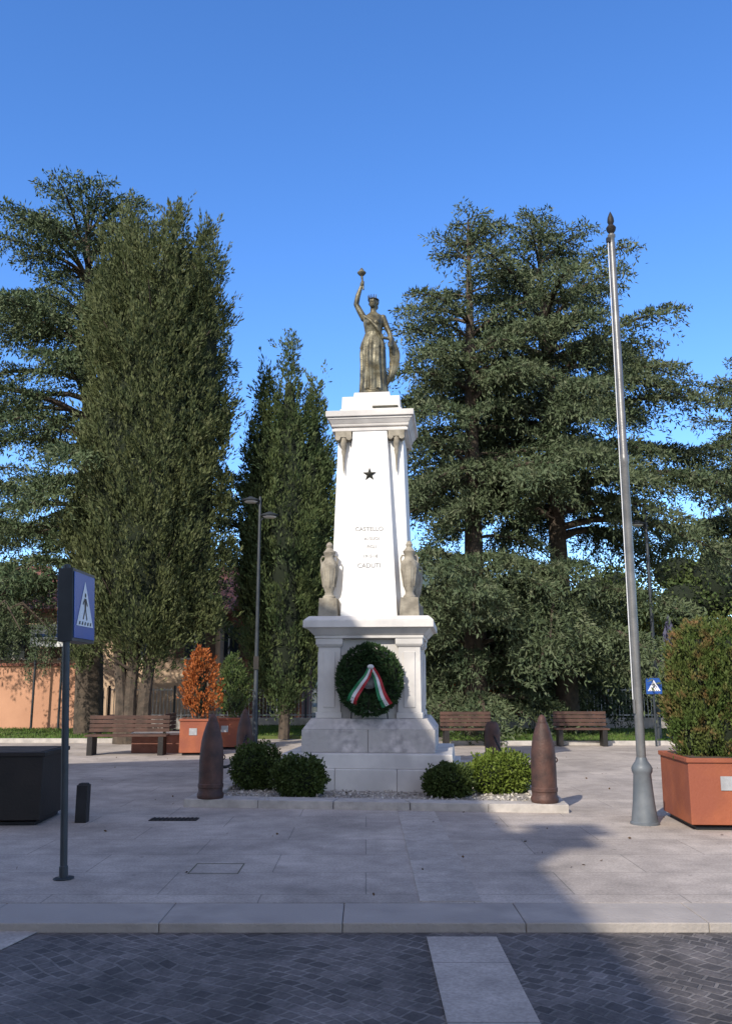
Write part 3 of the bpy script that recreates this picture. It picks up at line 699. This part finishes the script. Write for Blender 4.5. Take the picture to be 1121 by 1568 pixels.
plumes('foliage', [(0, 0, [(.74, .44), (1.0, .60), (1.7, .62), (2.1, .50), (2.34, .14)]), (.42, .1, [(.78, .3), (1.4, .45), (2.0, .40), (2.42, .05)]), (-.26, -.1, [(.78, .28), (1.3, .38), (1.95, .32), (2.28, .06)])], 720, 43, HEDGE, e2, (.10, .24), .05, 28, (.03, .06), (.007, .014), lump=.08, core=.72)
MB().tube([(0, 0, .72), (0, 0, 1.9)], .04, BARK, 6).build('stem', e2)

# ------------------------------------------------------------------ flagpole
fp = MB()
fp.lathe([(.165, 0), (.165, .02), (.15, .03), (.125, .22), (.11, .40), (.10, .55), (.115, .58), (.12, .62), (.10, .66), (.07, .70), (.058, .74)], POLEB, seg=24)
fp.lathe([(.054, .7), (.050, 3.0), (.048, 4.25), (.056, 4.27), (.056, 4.36), (.044, 4.38), (.040, 7.2), (.036, 7.28), (.05, 7.30), (.05, 7.33), (.03, 7.35)], GALV, seg=18)
fp.lathe([(.02, 7.34), (.055, 7.39), (.065, 7.43), (.045, 7.46), (.028, 7.48), (.045, 7.52), (.04, 7.57), (.018, 7.63), (.0, 7.67)], BROWNST, seg=12)
fp.tube([(-.065, -.02, 1.3), (-.062, -.02, 4.3), (-.055, -.02, 7.25)], .006, WHITEP, 5)
fp.box((-.06, -.03, 1.32), (.02, .03, .16), GALV); fp.box((-.05, -.02, 7.25), (.05, .04, .06), IRON)
fp.build('flagpole', None, (3.20, 10.62, 0), smooth=True)

# ------------------------------------------------------------------ lamps
def lamp(loc, up_side):
    b = MB()
    b.lathe([(.12, 0), (.12, .03), (.085, .05), (.08, .9), (.065, .95), (.052, 3.0), (.04, 6.55), (.03, 6.6)], GREYP, seg=16)
    for sd, z, L in ((up_side, 6.5, .20), (-up_side, 6.08, .22)):
        b.tube([(0, 0, z-.2), (sd*L*.5, 0, z-.05), (sd*L, 0, z)], [.022, .02, .018], GREYP, 8)
        b.lathe([(.05, .10), (.10, .07), (.24, .015), (.25, .0), (.24, -.03), (.20, -.04)], GREYP, (sd*(L+.05), 0, z), 22)
        b.lathe([(.19, -.041), (.17, -.06), (.0, -.065)], WHITEP, (sd*(L+.05), 0, z), 20)
    b.box((0, -.075, 2.1), (.14, .02, .34), BROWNST if up_side < 0 else GREYP)
    return b.build('street_lamp', None, loc, smooth=True)
lamp((-2.9, 23.7, 0), -1); lamp((8.05, 25.0, 0), 1)

# ------------------------------------------------------------------ crossing signs
def sign_face(b, s, T):
    b.box((0, -.004, 0), (s*.97, .006, s*.97), BLUEP, T)
    a = s*.40
    b.add([(-a, -.010, -s*.30), (a, -.010, -s*.30), (0, -.010, s*.38)], [(0, 1, 2)], WHITEP, T)
    k = s*.01
    def q(pts): b.add([(x*k, -.013, z*k) for x, z in pts], [tuple(range(len(pts)))], BLACKP, T)
    q([(-2, 14), (3, 14), (4, 17), (3, 20), (-1, 20), (-3, 17)])
    q([(-4, 12), (4, 12), (3, -4), (-3, -4)]); q([(-3, -4), (1, -4), (-8, -20), (-11, -19)]); q([(-1, -4), (3, -4), (10, -19), (7, -21)])
    q([(-4, 12), (-3, 8), (-11, 1), (-12, 4)]); q([(4, 12), (3, 8), (9, 0), (12, 2)])
    for i in range(5): q([(-30+i*13, -28), (-24+i*13, -28), (-22+i*13, -23), (-27+i*13, -23)])
b = MB()
b.lathe([(.085, 0), (.085, .012), (.036, .014), (.036, .10), (.03, .105), (.03, 2.62), (.0, 2.63)], GREYP, (0, 0, 0), 16)
b.box((0, .27, 2.27), (.13, .62, .64), GREYP)
T = Matrix.Translation((.067, .27, 2.27)) @ Matrix.Rotation(rad(90), 4, 'Z'); sign_face(b, .60, T)
T = Matrix.Translation((-.067, .27, 2.27)) @ Matrix.Rotation(rad(-90), 4, 'Z'); sign_face(b, .60, T)
o = b.build('pedestrian_crossing_sign', None, (-2.50, 7.74, 0), smooth=False, bevel=.004); o.rotation_euler[1] = rad(-3.0)
b = MB()
b.tube([(0, .05, 0), (0, .05, 1.75)], .03, GREYP, 10); b.box((0, 0, 1.5), (.42, .03, .42), GREYP)
sign_face(b, .41, Matrix.Translation((0, -.018, 1.5)))
b.build('pedestrian_crossing_sign', None, (7.35, 23.0, 0))
b = MB(); b.box((0, 0, .21), (.13, .13, .42), IRON); b.box((0, 0, .43), (.11, .11, .02), IRON, top=.8); b.build('bollard', None, (-3.30, 10.75, 0), bevel=.006)

# ------------------------------------------------------------------ benches
def bench(loc, w, rot=0.0, back=True):
    e = MB()
    for s in (-1, 1):
        e.box((s*(w/2-.12), 0, .2), (.12, .42, .40), BROWNST)
        if back: e.box((s*(w/2-.12), .22, .55), (.06, .05, .62), BROWNST)
    for i in range(5): e.box((0, -.18+i*.09, .425), (w, .075, .04), WOOD)
    if back:
        for i in range(4): e.box((0, .185, .53+i*.095), (w, .03, .08), WOOD)
    e.build('park_bench', None, loc, rot, bevel=.006)
bench((-5.35, 20.4, 0), 1.8, rad(2)); bench((5.5, 23.2, 0.0), 1.35, rad(-2)); bench((2.55, 23.0, 0), 1.3, rad(3))
bench((-4.55, 21.9, 0), .9, rad(85))
b = MB(); b.box((0, 0, .2), (1.3, .5, .40), PLASTER_B); b.box((0, 0, .425), (1.36, .56, .05), KERB); b.build('brick_seat_wall', None, (-4.75, 21.2, 0), rad(2), bevel=.01)

def parasol(loc, m, h):
    b = MB(); b.lathe([(.3, 0), (.3, .08), (.03, .1), (.025, h), (0, h+.02)], GREYP, seg=14)
    V = []; F = []; S = 32; zs = [(h*.48, .17), (h*.55, .24), (h*.7, .20), (h*.85, .13), (h*.97, .05), (h+.03, .01)]
    for z, r in zs:
        for k in range(S):
            a = 2*math.pi*k/S; q = r*(1+.35*math.sin(8*a)*(z < h*.95)); V.append((q*math.cos(a), q*math.sin(a), z))
    for i in range(len(zs)-1):
        for k in range(S): F.append((i*S+k, i*S+(k+1) % S, (i+1)*S+(k+1) % S, (i+1)*S+k))
    b.add(V, F, m); b.build('closed_parasol', None, loc, smooth=True)
CL1 = M('canvas_violet', (0.10, 0.10, 0.16), None, 3, .9)
parasol((8.65, 25.4, 0), CL1, 3.5)

# ------------------------------------------------------------------ railing and garden wall
b = MB(); x = -9.6
b.box((3.6, 33.0, .12), (26.4, .25, .40), KERB)
while x < 16.5:
    b.box((x, 33.0, .85), (.022, .022, 1.1), LABEL); x += .13
for z in (.42, 1.32): b.box((3.6, 33.0, z), (26, .04, .035), LABEL)
for k in range(11): b.box((-9.4+2.4*k, 33.0, .85), (.07, .07, 1.25), GREYP)
b.build('iron_railing')
e = empty('hedge')
blob('leaves', [((x, 35.5+random.uniform(-.4, .4), .9+random.uniform(-.2, .3)), (1.3, .9, 1.3+random.uniform(-.2, .5))) for x in np.arange(1.0, 22, 1.4)], 45000, 51, BROAD, e, (.08, .14), (.03, .05))
e = empty('autumn_shrub', (4.1, 31.6, 0))
blob('leaves', [((0, 0, 1.3), (.7, .5, .9)), ((.9, .2, 1.2), (.6, .5, .7)), ((-.7, .2, 1.1), (.6, .5, .8))], 5000, 52, ORANGELF, e, (.07, .12), (.025, .045))
rt = random.Random(9)
def rowtrees(name, x0, x1, y0, y1, n, hmin, hmax, cnt, seed, mat):
    e = empty(name); bl = []
    for i in range(n):
        x = x0+(x1-x0)*(i+.5)/n + rt.uniform(-1, 1); y = rt.uniform(y0, y1); h = rt.uniform(hmin, hmax)
        for k in range(5):
            bl.append(((x+rt.uniform(-1.4, 1.4), y+rt.uniform(-1, 1), h*rt.uniform(.35, .85)), (rt.uniform(1.2, 2.2), rt.uniform(1.2, 2), rt.uniform(1.2, 2.4))))
    blob('leaves', bl, cnt, seed, mat, e, (.14, .26), (.05, .09))
rowtrees('tree_line', 8, 50, 48, 58, 15, 7, 9.5, 80000, 61, BROAD)
rowtrees('tree_line', -60, -4, 55, 66, 16, 4, 7, 60000, 62, BROAD)
rowtrees('tree_line', 0, 10, 44, 50, 5, 5, 8, 30000, 64, BROAD)
e = empty('yellow_green_tree', (10.6, 38, 0)); MB().tube([(0, 0, 0), (0, 0, 3)], [.15, .08], BARK).build('trunk', e)
blob('leaves', [((0, 0, 4.2), (1.6, 1.4, 1.5)), ((-1.2, 0, 3.5), (1.3, 1.2, 1.1)), ((1.2, .2, 3.6), (1.2, 1.2, 1.3))], 16000, 63, YGREEN, e, (.09, .16), (.03, .06))
e = empty('weeping_tree', (-11.2, 26.0, 0)); rw = np.random.default_rng(71); PP = []; DD = []
for k in range(95):
    a = rw.uniform(0, 6.28); R_ = rw.uniform(.3, 2.2); ln = rw.uniform(.6, 1.7); z0 = 4.1 - .30*R_**1.4
    s = np.arange(0, ln, .05); P = np.stack([np.full(len(s), R_*math.cos(a)) + .05*np.sin(s*4), np.full(len(s), R_*math.sin(a)), z0 - s], 1)
    P = np.repeat(P, 4, 0) + rw.normal(size=(4*len(s), 3))*.05; PP.append(P); DD.append(rw.normal(size=P.shape)*.6 + np.array([0, 0, -.8]))
P = np.concatenate(PP); quads('foliage', P, np.concatenate(DD), rw.uniform(.07, .13, len(P)), rw.uniform(.012, .022, len(P)), CEDAR, rw, e)
tb = MB(); tb.tube([(0, 0, 0), (.1, 0, 2), (0, 0, 3.8)], [.14, .11, .05], BARK)
for k in range(9): a = k*.7; tb.tube([(0, 0, 3.4), (1.1*math.cos(a), 1.1*math.sin(a), 3.9), (2.1*math.cos(a), 2.1*math.sin(a), 3.0)], [.05, .03, .012], BARK, 5)
tb.build('trunk', e, smooth=True)

# ------------------------------------------------------------------ buildings
def house(name, loc, w, d, h, roof, wallm, wins, rot=0.0, over=.5):
    e = empty(name, loc, rot)
    b = MB(); b.box((0, 0, h/2-.05), (w, d, h+.1), wallm)
    b.add([(-w/2, -d/2, h), (-w/2, d/2, h), (-w/2, 0, h+roof), (w/2, -d/2, h), (w/2, d/2, h), (w/2, 0, h+roof)], [(0, 1, 2), (3, 5, 4)], wallm)
    b.build('walls', e)
    r = MB(); sl = roof/(d/2); t = .16
    for s in (-1, 1):
        y0, z0, y1, z1 = s*(d/2+over), h - sl*over + .02, 0, h+roof+.02
        V = [(-w/2-over, y0, z0), (w/2+over, y0, z0), (w/2+over, y1, z1), (-w/2-over, y1, z1)]; V += [(x, y, z+t) for x, y, z in V]
        r.add(V, [(0,1,2,3), (4,5,6,7), (0,1,5,4), (1,2,6,5), (2,3,7,6), (3,0,4,7)], TILE)
    r.build('roof', e)
    wn = MB()
    for (x, z, ww, hh) in wins:
        y = -d/2
        wn.box((x, y-.01, z), (ww, .06, hh), GLASS); wn.box((x, y-.03, z), (.05, .06, hh), WHITEP)
        wn.box((x, y-.05, z-hh/2-.05), (ww+.3, .16, .08), KERB)
        for q in (-1, 1): wn.box((x+q*(ww*.75+.03), y-.04, z), (ww*.46, .05, hh+.04), SHUT)
    wn.build('windows', e)
    return e
house('peach_house', (-10.6, 39.0, 0), 9.6, 7, 4.5, 1.6, PLASTER_O, [(-3.4, 3.2, .9, 1.3), (-1, 3.2, .9, 1.3), (1.6, 3.2, .9, 1.3), (3.8, 3.2, .8, 1.3), (-2.3, 1.1, .9, 1.4), (2.6, 1.1, .9, 1.4)])
house('brick_house', (-4.6, 40.0, 0), 4.0, 7, 4.7, 1.9, PLASTER_B, [(-1.0, 3.2, .8, 1.2), (1.0, 3.2, .8, 1.2), (1.0, 1.0, .8, 1.3)], over=.4)
house('salmon_house', (-23, 46.0, 0), 12, 8, 5.6, 1.8, PLASTER_P, [(-3.5, 4.0, 1, 1.4), (0, 4.0, 1, 1.4), (3.5, 4.0, 1, 1.4), (0, 1.4, 1, 1.5), (3.5, 1.4, 1, 1.5)])
b = MB(); b.box((-14.6, 31.0, 1.05), (10.0, .25, 2.2), PLASTER_P); b.box((-14.6, 31.0, 2.19), (10.2, .40, .09), TILE)
b.box((-7.6, 33.8, .95), (2.4, .25, 2.0), PLASTER_O)
b.build('garden_wall')
b = MB(); b.tube([(-.45, 0, 0), (-.45, 0, 3.5)], .04, GREYP, 8); b.tube([(.45, 0, 0), (.45, 0, 3.5)], .04, GREYP, 8); b.box((0, -.04, 3.15), (1.3, .05, .75), WHITEP); b.box((0, -.068, 3.15), (1.0, .01, .10), BLUEP); b.box((0, -.068, 2.98), (.8, .01, .05), IRON)
b.build('notice_board', None, (-10.7, 30.2, 0))
me = MB(); NX, NY = 60, 10; V = []; F = []
for j in range(NY):
    for i in range(NX):
        x = -500 + 1000*i/(NX-1); y = 330 + 60*j
        h = (62 + 22*math.sin(x*.011+1.4) + 9*math.sin(x*.037))*math.sin(math.pi*min(1, j/(NY-1)*.9))*(.55+.45*math.cos((x+60)*.006))
        V.append((x, y, max(-.5, h)))
for j in range(NY-1):
    for i in range(NX-1): F.append((j*NX+i, j*NX+i+1, (j+1)*NX+i+1, (j+1)*NX+i))
me.add(V, F, HILLM); me.build('hill', smooth=True)

e = empty('apartment_building', (0, 0, 0))
X1, X0, Y0, Y1, HH = -5.9, -15.0, -22.0, 3.5, 10.25
b = MB(); b.box(((X0+X1)/2, (Y0+Y1)/2, HH/2-.1), (X1-X0, Y1-Y0, HH), PLASTER_O)
xm = (X0+X1)/2
b.add([(X0, Y1, HH-.1), (X1, Y1, HH-.1), (xm, Y1, 12.0), (X0, Y0, HH-.1), (X1, Y0, HH-.1), (xm, Y0, 12.0)], [(0, 2, 1), (3, 4, 5)], PLASTER_O)
b.build('walls', e)
r = MB(); sl = (12.0-HH+.1)/(X1-xm)
for s, xe in ((1, X1+.5), (-1, X0-.5)):
    V = [(xe, Y0-.3, HH-.1-sl*.5), (xe, Y1+.3, HH-.1-sl*.5), (xm, Y1+.3, 12.02), (xm, Y0-.3, 12.02)]; V += [(x, y, z+.2) for x, y, z in V]
    r.add(V, [(0,1,2,3), (4,5,6,7), (0,1,5,4), (1,2,6,5), (2,3,7,6), (3,0,4,7)], TILE)
r.build('roof', e)
w = MB()
for fl_ in range(3):
    for k in range(8):
        y = Y0 + 2 + k*3.1; z = 1.6 + fl_*3.2
        w.box((X1+.01, y, z), (.06, 1.0, 1.6), GLASS); w.box((X1+.06, y, z-.85), (.2, 1.3, .1), KERB)
        for q in (-1, 1): w.box((X1+.05, y+q*.78, z), (.05, .5, 1.65), SHUT)
    for k in range(2):
        w.box((X1-2.2-k*4.0, Y1+.01, 1.6+fl_*3.2), (1.0, .06, 1.6), GLASS)
w.build('windows', e)
c = MB(); c.box((-6.15, -5.8, 10.9), (.45, .45, 1.5), PLASTER_B); c.box((-6.15, -5.8, 11.70), (.85, .85, .10), KERB); c.box((-6.15, -5.8, 11.95), (.3, .3, .4), PLASTER_B); c.box((-6.15, -5.8, 12.18), (.8, .7, .08), KERB)
c.build('chimney', e)

# ------------------------------------------------------------------ light, sky, camera
EL, AZ = rad(34), rad(207.6)
d = Vector((math.sin(AZ)*math.cos(EL), math.cos(AZ)*math.cos(EL), math.sin(EL)))
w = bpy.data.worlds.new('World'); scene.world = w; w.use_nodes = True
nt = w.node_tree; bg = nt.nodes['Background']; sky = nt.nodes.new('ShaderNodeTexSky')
sky.sky_type = 'NISHITA'; sky.sun_disc = False; sky.sun_elevation = EL; sky.sun_rotation = AZ
sky.air_density = 0.9; sky.dust_density = 0.05; sky.ozone_density = 3.5; sky.altitude = 300
hs = nt.nodes.new('ShaderNodeHueSaturation'); hs.inputs['Saturation'].default_value = 1.20; hs.inputs['Value'].default_value = 2.15; hs.inputs['Hue'].default_value = 0.508
nt.links.new(sky.outputs[0], hs.inputs['Color'])
# warm white mixed into the sunward sky, added to brighten and neutralise shade
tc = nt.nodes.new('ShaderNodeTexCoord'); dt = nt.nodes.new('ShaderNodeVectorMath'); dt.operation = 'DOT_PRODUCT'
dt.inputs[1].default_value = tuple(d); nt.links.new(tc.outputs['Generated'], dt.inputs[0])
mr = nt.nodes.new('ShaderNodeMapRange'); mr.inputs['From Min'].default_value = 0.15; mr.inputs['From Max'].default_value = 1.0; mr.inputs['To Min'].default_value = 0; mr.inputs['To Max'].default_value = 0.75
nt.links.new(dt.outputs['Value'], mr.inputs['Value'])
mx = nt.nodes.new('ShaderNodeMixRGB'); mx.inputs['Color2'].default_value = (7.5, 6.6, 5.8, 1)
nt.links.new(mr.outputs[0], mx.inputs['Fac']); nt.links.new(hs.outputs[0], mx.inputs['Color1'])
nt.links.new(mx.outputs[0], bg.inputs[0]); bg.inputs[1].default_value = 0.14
L = bpy.data.lights.new('sun', 'SUN'); L.energy = 5.0; L.angle = rad(0.6); L.color = (1, .93, .82)
lo = bpy.data.objects.new('sun', L); COL.objects.link(lo)
lo.rotation_euler = (-d).to_track_quat('-Z', 'Y').to_euler(); lo.location = d*50

cam = bpy.data.cameras.new('camera'); co = bpy.data.objects.new('camera', cam); COL.objects.link(co)
cam.sensor_fit = 'VERTICAL'; cam.sensor_height = 24; cam.lens = 24*1350/1568; cam.clip_end = 3000; cam.clip_start = .05
co.location = (0, 0, 1.6); co.rotation_euler = (rad(90+10.92), 0, 0)
scene.camera = co
print('QUADS', NQ[0])
